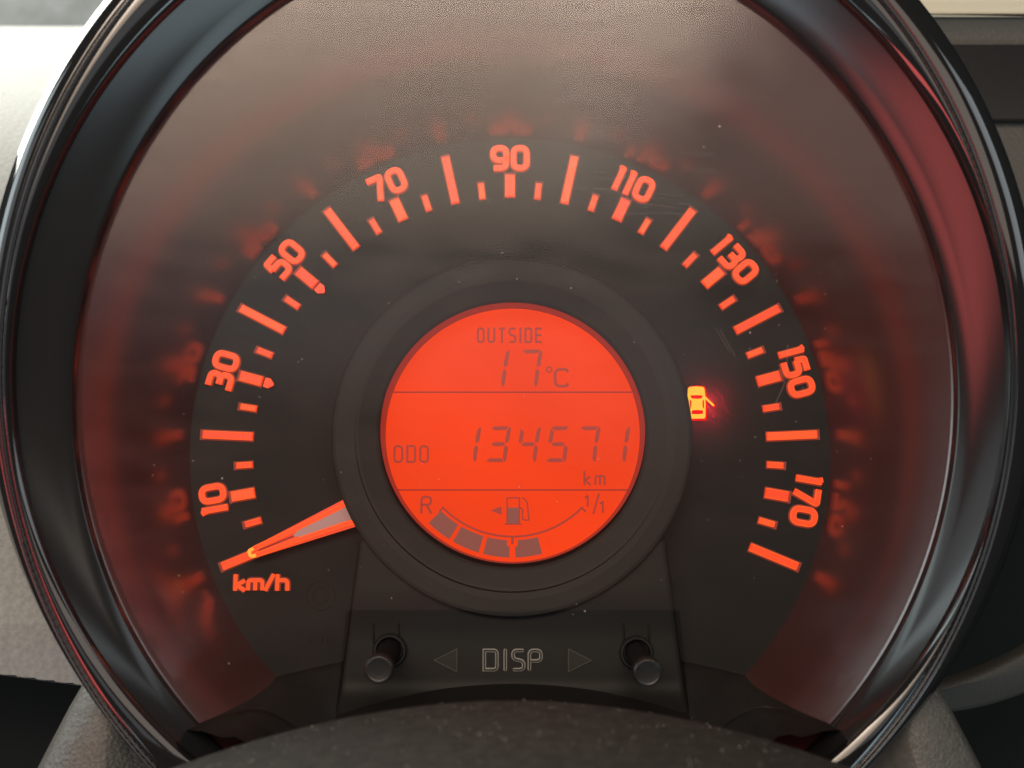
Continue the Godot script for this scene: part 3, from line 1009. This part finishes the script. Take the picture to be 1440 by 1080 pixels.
func build_surroundings() -> void:
	# top of the steering column cover, in front of the pod
	var xs := []
	for i in 97:
		xs.append(lerpf(-520.0, 520.0, i / 96.0))
	var rows := []
	for q in [[-160.0, 392.0], [-40.0, 394.0], [-9.0, 398.0], [-2.0, 405.0], [0.0, 418.0], [-4.0, 450.0], [-14.0, 520.0], [-32.0, 610.0], [-60.0, 720.0], [-110.0, 860.0], [-200.0, 1000.0]]:
		var row := PackedVector3Array()
		for x in xs:
			row.append(Vector3(x, cover_y(x) + q[0], q[1]))
		rows.append(row)
	var cov := put("steering_column_cover", [[loft(rows, false, func(_p): return Vector3(0, 1, 0.2)), M.cover]], self)
	tag(cov, "dusty dark grey plastic steering column cover arching along the bottom edge", "column cover")
	var sp := Shape.new()
	for i in 240:
		var x := rng.randf_range(-300, 330)
		var z := rng.randf_range(410, 640)
		var y := cover_y(x) - 0.0009 * pow(z - 418.0, 2.0) * 0.75 + 0.5
		var s := Shape.new()
		speck(s, Vector3.ZERO, rng.randf_range(0.3, 0.85) * (1.0 if i % 9 else 1.5))
		sp.add(s, Transform3D(Basis(Vector3.RIGHT, -PI / 2), Vector3(x, y, z)))
	put("dust", [[sp, M.dust]], cov).set_meta("kind", "stuff")

	# dashboard
	var dash := group("dashboard", self)
	tag(dash, "grey grained plastic dashboard behind the speedometer, sunlit at the upper left", "dashboard")
	var prof := [[-340.0, -330.0], [-322.0, -112.0], [-318.0, -101.0], [-250.0, -84.0], [-243.0, -86.0], [-180.0, -100.0], [-60.0, -104.0], [50.0, -104.0]]
	for i in 25:
		var y := 50.0 + 48.0 * (i + 1)
		prof.append([y, -104.0 - 0.00097 * (y - 50.0) ** 2])
	var cols := []
	for q in prof:
		var row := PackedVector3Array()
		for i in 41:
			var x := lerpf(-1500.0, -380.0, i / 40.0)
			var sag := -0.13 * (x + 740.0) if q[0] < -300.0 else 0.0
			row.append(Vector3(x, q[0] + sag, q[1]))
		cols.append(row)
	put("left_panel", [[loft(cols, false, func(_p): return Vector3(0, 0.3, 1)), M.dash]], dash)
	# right side: top edge coloured pale as if lit, darker recess below, and a thin lower rim
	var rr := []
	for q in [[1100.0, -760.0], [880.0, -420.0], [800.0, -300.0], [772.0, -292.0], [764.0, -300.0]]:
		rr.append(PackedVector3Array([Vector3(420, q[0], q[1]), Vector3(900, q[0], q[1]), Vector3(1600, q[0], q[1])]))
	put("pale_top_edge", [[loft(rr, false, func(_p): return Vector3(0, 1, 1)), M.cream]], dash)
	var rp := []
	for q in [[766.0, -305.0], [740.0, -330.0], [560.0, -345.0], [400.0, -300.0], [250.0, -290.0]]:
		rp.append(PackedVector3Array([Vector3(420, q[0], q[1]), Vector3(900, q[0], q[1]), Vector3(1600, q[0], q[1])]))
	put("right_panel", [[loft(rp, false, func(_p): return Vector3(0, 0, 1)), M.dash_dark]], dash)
	var inset := plate(rounded([Vector2(735, 590), Vector2(1200, 590), Vector2(1200, 722), Vector2(735, 722)], 14.0, true), -345.0, -318.0)
	put("dark_display", [[inset[0], M.wall], [inset[1], M.wall]], dash)
	var cr := []
	for q in [[0.0, -50.0], [-4.0, -30.0], [-14.0, -24.0]]:
		var row := PackedVector3Array()
		for i in 25:
			var t := i / 24.0
			row.append(Vector3(lerpf(560, 860, t), -325.0 + 150.0 * pow(t, 1.8) + q[0], q[1]))
		cr.append(row)
	for q in [[-30.0, -28.0], [-62.0, -44.0], [-70.0, -60.0]]:
		var row := PackedVector3Array()
		for i in 25:
			var t := i / 24.0
			row.append(Vector3(lerpf(560, 860, t), -312.0 + 105.0 * pow(t, 2.2) + q[0] + 10.0, q[1]))
		cr.append(row)
	put("lower_rim", [[loft(cr, false, func(_p): return Vector3(0, 0, 1)), M.rim_dark]], dash)

	# grained side pieces under the pod
	for sgn in [-1.0, 1.0]:
		var ear := []
		for q in [[-300.0, 0.0], [-308.0, 22.0], [-340.0, 34.0], [-390.0, 40.0], [-460.0, 44.0]]:
			var t := inverse_lerp(-300.0, -460.0, q[0])
			var row := PackedVector3Array()
			for k in [[-546.0, -622.0, -60.0], [-541.0, -615.0, 8.0], [-532.0, -596.0, 30.0], [-512.0, -556.0, 44.0], [-497.0, -520.0, 48.0], [-486.0, -500.0, 42.0], [-476.0, -484.0, 22.0], [-440.0, -440.0, -30.0], [-400.0, -400.0, -60.0]]:
				var x := lerpf(k[0], k[1], t)
				row.append(Vector3(-sgn * x if sgn > 0 else x, q[0], 90.0 + q[1] + k[2]))
			ear.append(row)
		var e := put("column_side_piece", [[loft(ear, false, func(_p): return Vector3(0, 0.2, 1)), M.leather]], self)
		tag(e, "grained grey plastic piece below the pod, at the lower left corner" if sgn < 0 else "grained grey plastic piece below the pod, at the lower right corner", "column trim", "side pieces of the steering column")

	# black sheet painted as the unlit space under the dashboard, and the windscreen far behind
	var back := Shape.new()
	back.quad(Vector3(-2600, -1400, -420), Vector3(2600, -1400, -420), Vector3(2600, 520, -420), Vector3(-2600, 520, -420), Vector3(0, 0, 1))
	var b := put("footwell_shade", [[back, M.void]], self)
	b.set_meta("kind", "structure")
	tag(b, "black sheet in place of the unlit space under the dashboard behind the pod", "footwell_shade")
	var ws := Shape.new()
	ws.quad(Vector3(-4200, 900, -2300), Vector3(4200, 900, -2300), Vector3(4200, 3600, -3400), Vector3(-4200, 3600, -3400), Vector3(0, 0, 1))
	var w := put("windscreen", [[ws, M.glass_back]], self)
	tag(w, "blurred blue grey windscreen base behind the dashboard", "windscreen")
